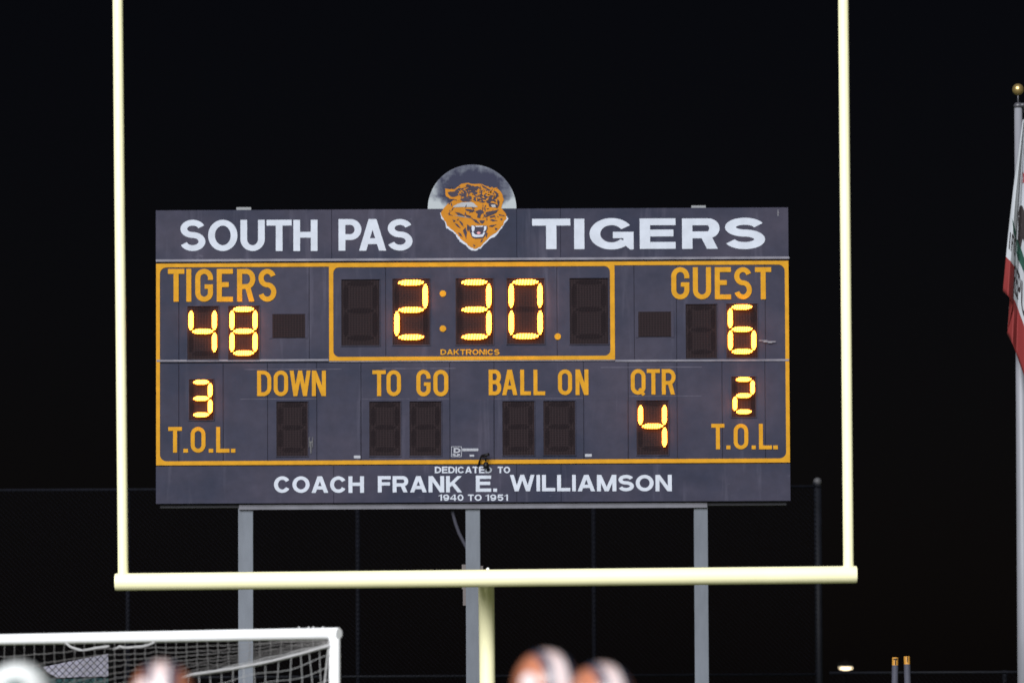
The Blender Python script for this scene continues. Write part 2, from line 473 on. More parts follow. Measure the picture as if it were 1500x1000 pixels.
put_letters('amber_lettering', zoomed([('T', 98, 172), ('.', 180, 205), ('O', 220, 300), ('.', 318, 342), ('L', 358, 430), ('.', 438, 462)], 220, 490, Z, 500, 639), M_AMB, YA, True, **AM)
put_letters('amber_lettering', zoomed([('T', 822, 893), ('.', 903, 925), ('O', 943, 1022), ('.', 1040, 1062), ('L', 1080, 1150), ('.', 1157, 1182)], 820, 490, Z, 483, 621), M_AMB, YA, True, **AM)
put_letters('amber_lettering', fit('DAKTRONICS', 645.3, 731.7, 511.6, 519.6), M_AMB, YA, False, tx=.235, ty=.20)


# amber border stripes
def ring(b, o, i, r, y, n=8):
    ox0, ox1, oz0, oz1 = o; ix0, ix1, iz0, iz1 = i
    cs = [((ix1 - r, iz1 - r), 0, (ox1, oz1)), ((ix0 + r, iz1 - r), 90, (ox0, oz1)), ((ix0 + r, iz0 + r), 180, (ox0, oz0)), ((ix1 - r, iz0 + r), 270, (ox1, oz0))]
    inn = []
    for (c, a, oc) in cs:
        pts = [(c[0] + r * math.cos(R(a + 90 * k / n)), c[1] + r * math.sin(R(a + 90 * k / n))) for k in range(n + 1)]
        for k in range(n): b.poly([oc, pts[k + 1], pts[k]], y)
        inn.append((pts[0], pts[-1], oc))
    for k in range(4):
        a = inn[k]; c = inn[(k + 1) % 4]
        b.poly([a[1], a[2], c[2], c[0]], y)


b = MB(); ring(b, (X0 + .004, X1 - .004, P(691, 679.2)[1], P(691, 384.0)[1]), (X0 + .052, X1 - .052, P(691, 673.2)[1], P(691, 389.6)[1]), .085, -0.0072)
b.build('amber_border', M_AMB, sb)
b = MB(); o_ = rectpx(482, 900.5, 389.6, 527.5); i_ = rectpx(488.3, 893.8, 390.6, 521.8); ring(b, o_, i_, .075, -0.0072)
b.build('amber_border', M_AMB, sb)

# digits
SEG = dict(zip('0123456789', ('abcdef', 'bc', 'abged', 'abgcd', 'fgbc', 'afgcd', 'afgedc', 'abc', 'abcdefg', 'abcdfg')))


def lobes(b, pts, horiz, t, n, y0=-0.080):
    """a segment as a row of slanted LED lenses with tapering ends"""
    (xa, za), (xb, zb) = pts
    for k in range(n):
        u = (k + .5) / n; x = xa + (xb - xa) * u; z = za + (zb - za) * u
        e = min(k, n - 1 - k); hw = t / 2 * (0.42 if e == 0 else 0.84 if e == 1 else 1.0)
        L = math.hypot(xb - xa, zb - za) / n * 0.32
        sl = L * .55
        if horiz: q = [(x - L - sl, z - hw), (x + L - sl, z - hw), (x + L, z - hw * .3), (x + L + sl, z + hw), (x - L + sl, z + hw), (x - L, z + hw * .3)]
        else: q = [(x - hw, z - L - sl), (x - hw, z + L - sl), (x - hw * .3, z + L), (x + hw, z + L + sl), (x + hw, z - L + sl), (x + hw * .3, z - L)]
        b.prism(q, y0, -0.0105)


def digit(x0p, x1p, y0p, y1p, ch, tw=.15):
    x0, x1, z0, z1 = rectpx(x0p, x1p, y0p, y1p); W_, H_ = x1 - x0, z1 - z0
    pn = MB().box(x0, x1, -0.011, -0.0005, z0, z1).build('digit_panel', M_LOUV, sb)
    lip = .008
    fr = MB().box(x0 - lip, x0, -0.015, -0.0005, z0 - lip, z1 + lip).box(x1, x1 + lip, -0.015, -0.0005, z0 - lip, z1 + lip).box(x0, x1, -0.015, -0.0005, z0 - lip, z0).box(x0, x1, -0.030, -0.0005, z1, z1 + lip)
    fr.build('hood', MP, pn)
    t = tw * .90 * W_
    lx, rx = x0 + .05 * W_ + t / 2, x1 - .05 * W_ - t / 2
    tz, bz = z1 - .022 * H_ - t / 2, z0 + .075 * H_ + t / 2; mz = (tz + bz) / 2; g_ = t * .30
    segs = dict(a=((lx + g_, tz), (rx - g_, tz), 1), b=((rx, tz - g_), (rx, mz + g_), 0), c=((rx, mz - g_), (rx, bz + g_), 0), d=((lx + g_, bz), (rx - g_, bz), 1),
                e=((lx, mz - g_), (lx, bz + g_), 0), f=((lx, tz - g_), (lx, mz + g_), 0), g=((lx + g_, mz), (rx - g_, mz), 1))
    for k, (p, q, hz) in segs.items():
        on = ch is not None and k in SEG[ch]
        mb = MB(); lobes(mb, (p, q), hz, t, 9 if hz else 11, -0.080 if on else -0.0135)
        mb.build('lit_segment' if on else 'unlit_segment', M_LED if on else M_UNLED, pn)


for x0, x1, y0, y1, ch, tw in (
        (500, 556, 409.5, 506, None, .15), (575, 629.5, 408.5, 505, '2', .15), (667.5, 722.5, 408, 504.5, '3', .15), (742.5, 797.5, 407.8, 503.5, '0', .15), (834.5, 891, 407.5, 504, None, .15),
        (274.5, 320, 448.5, 527, '4', .165), (334.5, 379.5, 448.2, 526.5, '8', .165), (1004.5, 1050, 445.5, 524.8, None, .165), (1064, 1109.5, 445, 524.3, '6', .165),
        (277, 313, 555.5, 615, '3', .19), (1071.5, 1107, 551.5, 610.5, '2', .19),
        (405, 451, 588, 668, None, .165), (541, 587, 588, 667.5, None, .165), (600, 646.5, 587.8, 667.3, None, .165), (736, 783, 587.3, 666.8, None, .165), (796, 842.5, 587, 666.5, None, .165), (932.5, 979, 586.5, 666, '4', .165)):
    digit(x0, x1, y0, y1, ch, tw)
for x0, x1, y0, y1 in ((399, 447, 460, 494.5), (935, 983, 456.5, 493)):
    a = rectpx(x0, x1, y0, y1)
    pn = MB().box(a[0], a[1], -0.011, -0.0005, a[2], a[3]).build('possession_panel', M_LOUV, sb)
    l_ = .035
    MB().box(a[0] - l_, a[0], -0.009, -0.0005, a[2] - .01, a[3] + .01).box(a[1], a[1] + l_, -0.009, -0.0005, a[2] - .01, a[3] + .01).box(a[0], a[1], -0.016, -0.0005, a[3], a[3] + .012).build('hood', mat('hood_paint', (0.025, 0.023, 0.042), .6, spec=.2), pn)
for cx, cy in ((648.7, 430), (648.7, 481.3), (817, 492.8)):
    c = P(cx, cy)
    MB().prism([(c[0] + .041 * math.cos(t * math.pi / 12), c[1] + .041 * math.sin(t * math.pi / 12)) for t in range(24)], -0.012, -0.0005).build('clock_dot', M_AMB, sb)

# small stickers, latch
M_STK = mat('sticker_white', (0.25, 0.26, 0.30), .5)


def flat(name, m_, rects, y):
    b = MB()
    for r in rects:
        a = rectpx(*r); b.box(a[0], a[1], y, y + .0015, a[2], a[3])
    return b.build(name, m_, sb)


flat('sticker', M_STK, [(518.5, 528, 667, 671)], -.0085)
flat('sticker', M_STK, [(857, 866.8, 664.6, 668.6)], -.0085)
flat('sticker', M_STK, [(688, 694.5, 665.6, 668.4)], -.0085)
lg = flat('maker_plate', M_STK, [(661, 676.3, 653.6, 654.4), (661, 676.3, 668, 668.8), (661, 661.8, 654.4, 668), (675.5, 676.3, 654.4, 668), (663, 667, 664.5, 666.5), (669.5, 674, 664.5, 666.5), (665, 672, 666.7, 667.6)], -.0085)
put_letters('maker_mark', [('D', 664.5, 674.5, 655.8, 663.2)], M_STK, -.009, False, lg, tx=.36, ty=.27)
k_ = MB()
for i in range(11):
    a = rectpx(677.5 + i * 2.1, 679.0 + i * 2.1, 656.4, 660.6); k_.box(a[0], a[1], -.0090, -.0075, a[2], a[3])
a = rectpx(677, 701, 657.6, 659.2); k_.box(a[0], a[1], -.0085, -.007, a[2], a[3])
k_.build('small_print', M_STK, lg)
flat('latch', mat('latch_metal', (0.06, 0.06, 0.065), .4, .5), [(452.5, 453.6, 640, 655), (457.4, 458.5, 640, 655), (453.6, 457.4, 646, 648), (454.6, 456.2, 648, 664)], -.012)
flat('glint_scuff_marks', mat('glint_scuff_paint', (0.15, 0.15, 0.18), .4), [(1111.5, 1124, 498.4, 499.4), (1118, 1136, 499.9, 501.2), (1125, 1131, 501.4, 502.4), (1139.2, 1140, 307.5, 317), (1138.6, 1140.6, 311, 316)], -.034)  # light glints right of the guest score painted as pale bars, plus header scuffs

flat('sheet_lap', mat('lap_paint', (.035, .034, .055), .6, col2=(.085, .08, .11), vscale=7, spec=.1), [(352, 463, 583.6, 584.6), (530, 600, 583.8, 584.5), (612, 658, 583.4, 584.4), (725, 854, 583.0, 583.9), (921, 1028, 579.4, 580.4), (358, 500, 540.2, 541.2), (560, 668, 538.8, 540.4), (880, 1028, 537.0, 538.4)], -.0015)
# posts, beams, caps, conduit
posts = ((348.5, 370.5), (682, 703.5), (1017, 1037.5))
for a, b_ in posts:
    x0 = px(a, 800); x1 = px(b_, 800)
    o = MB().box(x0, x1, .06, .24, 0, ZB - .055).build('support_post', M_GALV, sb)
    md = o.modifiers.new('bevel', 'BEVEL'); md.width = .008; md.segments = 2
x0, x1, z0, z1 = rectpx(350, 1036, 738.5, 744.5)
MB().box(x0, x1, .03, .09, z1 - .015, z1 + .012).box(x0, x1, .02, .05, z0, z1 - .016).build('lower_beam', M_BEAM, sb)
MB().box(X0 + .05, X1 - .05, .06, .26, ZB - .05, ZB + .009).build('lower_tray', M_DARK, sb)
for a, b_ in ((346, 367.5), (1013, 1034)):
    c = rectpx(a, b_, 303 if a < 500 else 300.5, 308)
    MB().box(c[0], c[1], .05, .25, ZT - .02, c[3]).build('post_cap', mat('cap_steel', (.16, .17, .18), .6), sb)
pts = [P(661, 738), P(663.5, 752), P(667, 765), P(672, 779), P(679, 793), P(686, 806), P(690, 830)]
MB().tube([(p[0], .15, p[1]) for p in pts], .024, 8).build('conduit', mat('conduit_grey', (.035, .035, .048), .6, spec=.15), sb, True)
MB().box(*[px(678, 860), px(682.5, 860)], .07, .2, P(680, 886)[1], P(680, 862)[1]).box(px(676.5, 860), px(682.5, 860), .07, .2, P(680, 862)[1], P(680, 826)[1]).box(px(703, 830), px(707.5, 830), .07, .2, P(705, 850)[1], P(705, 828)[1]).build('post_clamp', mat('rusty_clamp', (.075, .062, .062), .6, var=.3), sb)
# horn on its hook
p0, p1, p2 = P(700, 684), P(705, 668), P(711.5, 666)
p3 = P(711.5, 676)
hb = MB().tube([(p0[0], -.02, p0[1]), (p1[0], -.07, p1[1]), (p2[0], -.09, p2[1]), (p3[0], -.095, p3[1])], .012, 8).tube([(p1[0] + .01, -.07, p1[1] - .0), (p2[0] + .04, -.12, p2[1] + .0)], .020, 8)
hn = hb.build('horn', M_BLACK, sb, True)
c = P(712, 681.5)
bl = []
for z_, r_ in ((.042, .012), (.034, .024), (.016, .036), (-.014, .040), (-.034, .034), (-.044, .014)):
    bl.append((z_, r_))
MB().tube([(c[0], -.095, c[1] + q[0]) for q in bl], [q[1] for q in bl], 14).build('horn_bell', M_BLACK, hn, True)

# emblem disc and tiger head
em_c = P(691.5, 305.5); em_r = 65 / PXM


def disc_mat():
    M = mat('moon_paint', (.5, .52, .52), .7, spec=.08)
    n = M.node_tree.nodes; l = M.node_tree.links; b = n['Principled BSDF']
    tc = n.new('ShaderNodeTexCoord')
    mp = n.new('ShaderNodeMapping'); mp.vector_type = 'POINT'
    mp.inputs['Location'].default_value = (-em_c[0] / em_r, 0, -(em_c[1] + .18 * em_r) / em_r); mp.inputs['Scale'].default_value = (1 / em_r, 0, 1 / em_r)
    l.new(tc.outputs['Object'], mp.inputs[0])
    ln = n.new('ShaderNodeVectorMath'); ln.operation = 'LENGTH'; l.new(mp.outputs[0], ln.inputs[0])
    no = n.new('ShaderNodeTexNoise'); no.inputs['Scale'].default_value = 3.2; no.inputs['Detail'].default_value = 7; no.inputs['Roughness'].default_value = .62
    l.new(mp.outputs[0], no.inputs['Vector'])
    ma = n.new('ShaderNodeMath'); ma.operation = 'MULTIPLY_ADD'; ma.inputs[1].default_value = .95; l.new(no.outputs[0], ma.inputs[0]); l.new(ln.outputs['Value'], ma.inputs[2])
    sx = n.new('ShaderNodeSeparateXYZ'); l.new(mp.outputs[0], sx.inputs[0])
    lo = n.new('ShaderNodeMapRange'); lo.inputs[1].default_value = .10; lo.inputs[2].default_value = -.22; lo.inputs[3].default_value = 0; lo.inputs[4].default_value = .62
    l.new(sx.outputs[2], lo.inputs[0])
    ad = n.new('ShaderNodeMath'); ad.operation = 'ADD'; l.new(ma.outputs[0], ad.inputs[0]); l.new(lo.outputs[0], ad.inputs[1])
    r = n.new('ShaderNodeValToRGB'); e = r.color_ramp.elements
    e[0].position = .58; e[0].color = (.030, .032, .056, 1); e[1].position = .80; e[1].color = (.30, .33, .35, 1)
    x = e.new(.68); x.color = (.11, .12, .15, 1)
    dv = n.new('ShaderNodeMath'); dv.operation = 'DIVIDE'; dv.inputs[1].default_value = 2.0; l.new(ad.outputs[0], dv.inputs[0])
    l.new(dv.outputs[0], r.inputs[0]); l.new(r.outputs[0], b.inputs['Base Color'])
    return M


dpts = [(em_c[0] + em_r * math.cos(math.pi * k / 40), ZT + .002 + em_r * math.sin(math.pi * k / 40)) for k in range(41)]
em = MB().prism(dpts, -0.030, 0.0).build('emblem_disc', disc_mat(), sb)


def tz(pts):
    return [P(600 + x / 6.667, 230 + y / 6.667) for x, y in pts]


rnd = random.Random(3)


def jag(pts, amp, n=3):
    out = []
    for i, p in enumerate(pts):
        q = pts[(i + 1) % len(pts)]
        for k in range(n):
            u = k / n; j = amp if k else 0
            out.append((p[0] + (q[0] - p[0]) * u + rnd.uniform(-j, j), p[1] + (q[1] - p[1]) * u + rnd.uniform(-j, j)))
    return out


def layer(name, m_, polys, lev, parent):
    b = MB()
    for k, pl in enumerate(polys): b.poly(tz(pl), -0.0345 - .0022 * lev - .0002 * (k % 8))
    return b.build(name, m_, parent)


head = [(345, 312), (400, 318), (440, 318), (480, 288), (505, 264), (560, 256), (620, 266), (690, 265), (750, 288), (800, 302), (850, 306), (890, 340), (910, 390), (918, 430), (902, 470), (897, 505),
        (930, 540), (945, 580), (950, 600), (918, 650), (890, 695), (845, 742), (790, 775), (738, 828), (690, 880), (640, 900), (598, 886), (560, 850), (512, 815), (472, 772), (452, 742), (402, 705), (372, 680), (352, 635), (318, 588), (306, 545), (335, 500), (372, 460), (420, 432), (446, 412), (388, 408), (358, 388), (350, 348)]
white_edge = [(300, 545), (308, 600), (345, 640), (358, 700), (405, 725), (450, 757), (466, 790), (488, 828), (548, 862), (588, 905), (640, 918), (694, 897), (742, 845), (800, 792), (856, 757), (904, 695), (928, 650), (962, 610), (952, 580), (800, 600), (600, 640), (400, 590)]
fur = layer('white_fur_edge', M_WHT, [jag(white_edge, 7)], 0, em)
hd = layer('tiger_head', M_ORG, [jag(head, 5)], 1, em)
navy = [
    [(372, 352), (400, 340), (430, 345), (450, 325), (480, 305), (520, 310), (500, 345), (470, 355), (478, 375), (440, 392), (400, 390), (385, 375)],
    [(485, 372), (540, 350), (600, 335), (560, 365), (520, 385)], [(560, 318), (610, 285), (640, 300), (700, 300), (660, 318), (600, 325)],
    [(610, 350), (650, 330), (720, 335), (735, 360), (715, 395), (745, 410), (720, 440), (690, 425), (660, 440), (650, 400), (620, 420), (600, 390), (625, 375)],
    [(490, 420), (540, 395), (570, 420), (610, 425), (580, 440), (520, 440)], [(740, 330), (800, 345), (830, 385), (790, 375), (770, 350)], [(740, 400), (800, 410), (830, 400), (800, 430), (750, 425)],
    [(820, 330), (850, 345), (870, 380), (855, 400), (840, 360)], [(860, 410), (878, 440), (868, 490), (855, 450)], [(560, 268), (600, 280), (580, 300), (545, 290)], [(700, 275), (740, 295), (780, 320), (720, 305)],
    [(770, 450), (830, 455), (870, 480), (860, 505), (820, 495), (780, 490)], [(540, 510), (600, 515), (640, 530), (610, 545), (560, 530)],
    [(640, 535), (690, 515), (730, 540), (700, 560), (690, 600), (660, 595), (665, 560)], [(740, 545), (800, 530), (870, 515), (850, 545), (800, 570), (750, 590), (720, 585), (760, 565)],
    [(780, 585), (830, 570), (840, 585), (790, 600)], [(360, 550), (400, 565), (430, 578), (395, 572)], [(440, 540), (480, 545), (540, 575), (520, 590), (470, 570)], [(530, 560), (600, 580), (600, 600), (560, 590)],
    [(440, 650), (470, 660), (500, 700), (470, 685)], [(480, 620), (520, 650), (530, 690), (505, 665)], [(520, 720), (545, 690), (560, 740), (552, 810), (535, 760)], [(560, 660), (590, 680), (575, 730), (560, 710)],
    [(415, 610), (450, 625), (430, 640)], [(870, 560), (925, 572), (930, 582), (880, 575)], [(770, 680), (800, 668), (855, 660), (810, 685)], [(750, 740), (762, 745), (752, 790), (745, 775)], [(880, 610), (905, 600), (900, 625)],
    [(780, 620), (810, 610), (860, 625), (810, 632)], [(618, 855), (640, 865), (630, 880)], [(680, 620), (735, 622), (725, 642), (708, 656), (690, 645)], [(600, 600), (650, 615), (690, 660), (640, 640)],
    [(690, 840), (705, 800), (715, 815)], [(470, 740), (500, 750), (520, 790), (490, 770)], [(830, 690), (860, 700), (840, 720)]]
for i in range(70):
    a = rnd.uniform(0, 6.28); x = rnd.uniform(370, 880); y = rnd.uniform(290, 620) if i % 3 else rnd.uniform(285, 430)
    if y > 560 and (x < 420 or x > 860): continue
    l_ = rnd.uniform(10, 26); dx, dy = math.cos(a) * l_, math.sin(a) * l_
    navy.append([(x - dx, y - dy), (x - dy * .25, y + dx * .25), (x + dx, y + dy), (x + dy * .25, y - dx * .25)])
brow = [(478, 330), (540, 300), (640, 292), (740, 305), (820, 335), (856, 385), (850, 440), (790, 446), (740, 440), (690, 446), (640, 436), (560, 432), (490, 412), (474, 370)]
layer('brow', M_NAVY, [jag(brow, 12, 4)], 2, hd)
orange = []
for i in range(105):
    x = rnd.uniform(485, 855); y = rnd.uniform(300, 440); u = (x - 670) / 190; a = 1.57 + u * 1.1 + rnd.uniform(-.5, .5) if i % 2 else u * .5 + rnd.uniform(-.4, .4)
    if abs(x - 665) < 45 and y > 330 and i % 3: continue
    l_ = rnd.uniform(12, 30); dx, dy = math.cos(a) * l_, math.sin(a) * l_; k_ = rnd.uniform(.25, .45)
    orange.append([(x - dx, y - dy), (x - dy * k_, y + dx * k_), (x + dx, y + dy), (x + dy * k_, y - dx * k_)])
layer('brow_fur', M_ORG, [jag(q, 3, 2) for q in orange], 2.6, hd)
layer('stripes', M_NAVY, [jag(q, 3, 2) for k, q in enumerate(navy) if k not in (3, 5, 6)], 3, hd)
layer('white_patch', mat('pale_fur', (.24, .25, .27), .5, var=.15), [jag([(428, 484), (470, 458), (520, 445), (590, 442), (630, 456), (655, 480), (668, 492), (430, 494)], 3), [(795, 470), (835, 468), (842, 492), (805, 494)], [(430, 572), (500, 578), (600, 600), (500, 586)]], 3.6, hd)
layer('mouth', M_NAVY, [jag([(582, 690), (610, 668), (660, 676), (720, 672), (760, 676), (762, 700), (742, 760), (718, 796), (640, 800), (606, 782), (585, 730)], 3, 2)], 3.6, hd)
layer('teeth', M_WHT, [[(606, 672), (630, 676), (638, 690), (634, 716), (616, 742), (606, 710)], [(724, 680), (752, 678), (748, 712), (720, 738), (728, 705)], [(640, 676), (720, 674), (715, 684), (648, 686)],
                       [(606, 740), (622, 738), (640, 760), (680, 764), (712, 756), (722, 738), (738, 742), (716, 782), (640, 786), (614, 776)]], 4.4, hd)
layer('tongue', M_PINK, [[(655, 742), (672, 730), (692, 738), (690, 754), (664, 756)]], 4.4, hd)

# ---------------------------------------------------------------- football goal
PL, PR = at(168.5, 852, 56.0), at(1255.5, 841, 56.0)
ZC = (PL.z + PR.z) / 2
mid = (PL + PR) / 2; mid.x = at(711.8, 846, 56).x + .0165
yaw = math.atan2(PR.y - PL.y, PR.x - PL.x); HW = math.hypot(PR.x - PL.x, PR.y - PL.y) / 2
gp = empty('goal_post', (mid.x, mid.y, 0), 'tall pale yellow football goal post with two uprights on one curved neck', 'goal post', rz=yaw)
gp.rotation_euler.y = -math.atan2(PR.z - PL.z, PR.x - PL.x)
r_ = .086
o = autosmooth(MB().tube([(-HW, 0, ZC), (-HW + .015, 0, ZC), (0, 0, ZC), (HW - .015, 0, ZC), (HW, 0, ZC)], [r_ - .006, r_, r_, r_, r_ - .006], 32).build('crossbar', M_POST, gp, True))
for s in (-1, 1):
    xb = s * (HW - .082)
    lean = -.0040 if s < 0 else .0050
    b = MB().tube([(xb, 0, ZC + r_ * .6), (xb + lean * 3, 0, ZC + 3), (xb + lean * 6.1, 0, ZC + 6.1)], .0525, 24)
    autosmooth(b.build('upright', M_POST, gp, True))
pts = [(0.0, r_ * .5, ZC)]
for k in range(13):
    t = R(90 * k / 12); pts.append((.0, .15 + .75 * math.sin(t), ZC - .75 + .75 * math.cos(t)))
pts.append((.0, .90, 0))
autosmooth(MB().tube(pts, .080, 32).build('gooseneck', M_POST, gp, True))
MB().ball((0.02, 0, ZC + r_ + .004), .016, 10, 6).build('eye_bolt', M_WHITEP, gp, True)

# ---------------------------------------------------------------- soccer goal seen from behind
A = at(490, 927.5, 48.0); Bv = at(0, 936.0, 50.2)
dirL = Vector((Bv.x - A.x, Bv.y - A.y, 0)); dirL.normalize()
ZG = (A.z + Bv.z) / 2
sg = empty('soccer_goal', (A.x, A.y, 0), 'white soccer goal with a sagging net seen from behind', 'soccer goal')
Lg = 7.32; back = Vector((dirL.y, -dirL.x, 0))
if back.y > 0: back = -back
U = lambda a, b_, z: dirL * a + back * b_ + Vector((0, 0, z))
rb = .049
def bar(p, q, name):
    """a round aluminium tube with softly broken ends"""
    d = (q - p).normalized() * .006
    autosmooth(MB().tube([p, p + d, (p + q) / 2, q - d, q], [rb - .005, rb, rb, rb, rb - .005], 24).build(name, M_WHITEP, sg, True))


bar(U(-rb, 0, ZG), U(Lg + rb, 0, ZG), 'crossbar')
for a in (0, Lg):
    bar(U(a, 0, 0), U(a, 0, ZG - rb * .3), 'side_post')


def topedge(u):      # cord that leads from the post top out and down to the ground stake
    e = U(0, 0, ZG - .09)
    tgt = at(280, 988, 47.0) - Vector((A.x, A.y, 0)); far = at(150, 1030, 46.3) - Vector((A.x, A.y, 0))
    if u < .5: return e.lerp(tgt, u / .5) + Vector((0, 0, -.03 * math.sin(math.pi * u / .5)))
    return tgt.lerp(far, (u - .5) / .5)


def netline(b, f, n, r):
    b.tube([f(k / n) for k in range(n + 1)], r, 4, False)


# roof and back of the net: from the bar to the cord, then on to the left
nb = MB(); rn = .0026
NB = 46
barp = lambda s: U(s * Lg, -0.0, ZG - rb * .9)


def ropeat(x):
    """point of the edge cord below the bar point with local x (x runs to the left, negative)"""
    p, q, e = topedge(0), topedge(.5), topedge(1)
    a, b_ = (p, q) if x > q.x else (q, e)
    t = (x - a.x) / (b_.x - a.x); z = a.lerp(b_, t)
    if x > q.x: z.z -= .03 * math.sin(math.pi * max(0, min(1, t)))
    z.z = max(.04, z.z); z.y = max(z.y, -3.2); return z


rn2 = random.Random(5); WB = [[rn2.uniform(-1, 1) for _ in range(14)] for _ in range(80)]


def backnet(a, v, ci=None):
    top = barp(a / Lg); xr = top.x
    for _ in range(5):          # hang towards the field so that each mesh column falls in one upright line
        e0 = ropeat(xr); xr = (top.x + A.x) * (e0.y + A.y) / (top.y + A.y) - A.x
    e0 = ropeat(xr)
    c_ = a / .115; i0 = int(c_); f = c_ - i0; vi = v * 9; v0 = int(vi); g_ = vi - v0
    w_ = lambda i, k: WB[i % 80][min(13, k)]
    n_ = (w_(i0, v0) * (1 - f) + w_(i0 + 1, v0) * f) * (1 - g_) + (w_(i0, v0 + 1) * (1 - f) + w_(i0 + 1, v0 + 1) * f) * g_
    k_ = min(1, v * 4) * min(1, a * 1.4)
    return top.lerp(e0, v) + Vector((.008 * n_ * k_, 0, (.014 * n_ + .02 * math.sin(a * 2.9 + .6)) * k_ - .022 * math.sin(math.pi * f) * .3 * k_))


for k in range(1, 62):
    netline(nb, lambda v, k=k: backnet(k * .115, v), 12, rn)
for j in range(1, 10):
    v = 1 - (1 - j / 10) ** 1.25
    netline(nb, lambda u, v=v: backnet(u * Lg * .97 + .005, v), 130, rn)
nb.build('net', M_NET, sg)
# side of the net, between the cord and the right post
ns = MB()
for k in range(0, 26):
    u = k / 25 * .98 + .005
    p = topedge(u)
    x = 0.0
    end = Vector((p.x * .97, p.y * .97, 0.02))
    netline(ns, lambda v, p=p, end=end, k=k: p.lerp(end, v) + back * (.02 * math.sin(v * 9 + k)) + dirL * (.015 * math.sin(v * 14 + k * 1.3)), 10, rn)
for j in range(1, 24):
    z = ZG - .09 - j * .092
    q = Vector((0, 0, z))
    netline(ns, lambda u, z=z, j=j: Vector((topedge(u).x, topedge(u).y, max(.02, topedge(u).z - j * .092 + .018 * math.sin(u * 24 + j)))), 26, rn)
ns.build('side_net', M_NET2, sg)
cr = MB(); netline(cr, topedge, 20, .014)
for k in range(2):
    netline(cr, lambda u, k=k: topedge(u * .55) + Vector((0, 0, (.012 + .022 * k) * math.sin(math.pi * min(1, .1 + u)) + .004 * math.sin(u * 30 + k))), 16, .0035)
netline(cr, lambda u: U(.01, .06, ZG - .06).lerp(U(.10, .07, ZG - .75), u), 4, .007)
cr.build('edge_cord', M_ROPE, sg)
lc = MB()
for pts in ([(96, 941), (104, 947), (113, 950), (121, 952), (132, 950), (141, 948), (151, 947), (160, 945.5)], [(166, 950), (171, 949), (175, 946), (184, 948), (196, 947), (208, 946), (217, 944), (226, 940)]):
    lc.tube([at(x, y, 49.6 - x * .003) - Vector((A.x, A.y, 0)) for x, y in pts], .008, 6)
lc.build('loose_cord', M_ROPE, sg)
cl = MB()
for x in (438, 452, 459, 473):
    p = at(x, 918.4, 48.1) - Vector((A.x, A.y, 0)); cl.ball(p, .007, 8, 6)
    pass
cl.build('net_tie', M_WHITEP, sg)


# ---------------------------------------------------------------- fences
def fence_wires(b, x0, x1, y, z0, z1, pitch, r):
    h = z1 - z0; n = int((x1 - x0 + h) / pitch)
    for sgn in (1, -1):
        for k in range(n + 1):
            xa = x0 - (h if sgn > 0 else 0) + k * pitch; xb = xa + h * sgn if sgn > 0 else xa - h
            za, zb = z0, z1
            if sgn < 0: xa, xb = x0 + k * pitch, x0 + k * pitch - h
            for lim, lo in ((x0, True), (x1, False)):
                pass
            t0, t1 = 0.0, 1.0; dx = xb - xa
            ts = sorted(((x0 - xa) / dx, (x1 - xa) / dx)); t0 = max(0, ts[0]); t1 = min(1, ts[1])
            if t1 - t0 < .001: continue
            yy = y + (.003 if sgn > 0 else -.003)
            b.tube([(xa + dx * t0, yy, za + (zb - za) * t0), (xa + dx * t1, yy, za + (zb - za) * t1)], r, 3, False)


DF = 84.0
ft = at(1199, 712, DF).z
fx0, fx1 = at(-90, 850, DF).x, at(1199, 850, DF).x
tf = empty('chain_link_fence', (0, DF, 0), 'tall dark chain link fence behind the scoreboard ending at a ball capped post', 'fence')
b = MB(); fence_wires(b, fx0, fx1, 0, .05, ft, .072, .0028); b.build('mesh_wire', M_VINYLF, tf)
for xp in (-60, 187, 524, 870):
    x = at(xp, 850, DF).x
    MB().tube([(x, .05, 0), (x, .05, ft + .02)], .034, 12).build('fence_post', M_FPOST, tf, True)
x = fx1
MB().tube([(x, .05, 0), (x, .05, ft + .02)], .058, 14).tube([(x - .02, .05, ft), (x + .0, .05, ft + .03)], .075, 12).build('fence_post', M_FPOST2, tf, True)
MB().ball((x, .05, ft + .07), .065, 12, 8).build('post_ball', mat('cap_metal', (.05, .05, .055), .55, spec=.3), tf, True)
MB().tube([(fx0, .03, ft), (fx1, .03, ft)], .022, 8).build('top_rail', M_FPOST, tf, True)
zr = at(900, 988.5, DF).z
MB().tube([(fx0, .03, zr), (fx1, .03, zr)], .022, 8).build('middle_rail', M_FPOST2, tf, True)

lx0, lx1 = fx1 + .15, at(1640, 980, DF).x
lf = empty('chain_link_fence', (0, DF, 0), 'low dark chain link fence running from the ball capped post to the flagpole', 'fence')
zl = at(1350, 984.5, DF).z
b = MB(); fence_wires(b, lx0, lx1, 0, .05, zl, .072, .0028); b.build('mesh_wire', M_VINYLF, lf)
MB().tube([(lx0, .03, zl), (lx1, .03, zl)], .024, 8).build('top_rail', M_FPOST2, lf, True)
for xp in (1472, 1635):
    x = at(xp, 990, DF).x
    MB().tube([(x, .05, 0), (x, .05, zl + .03)], .036, 10).build('fence_post', M_FPOST2, lf, True)

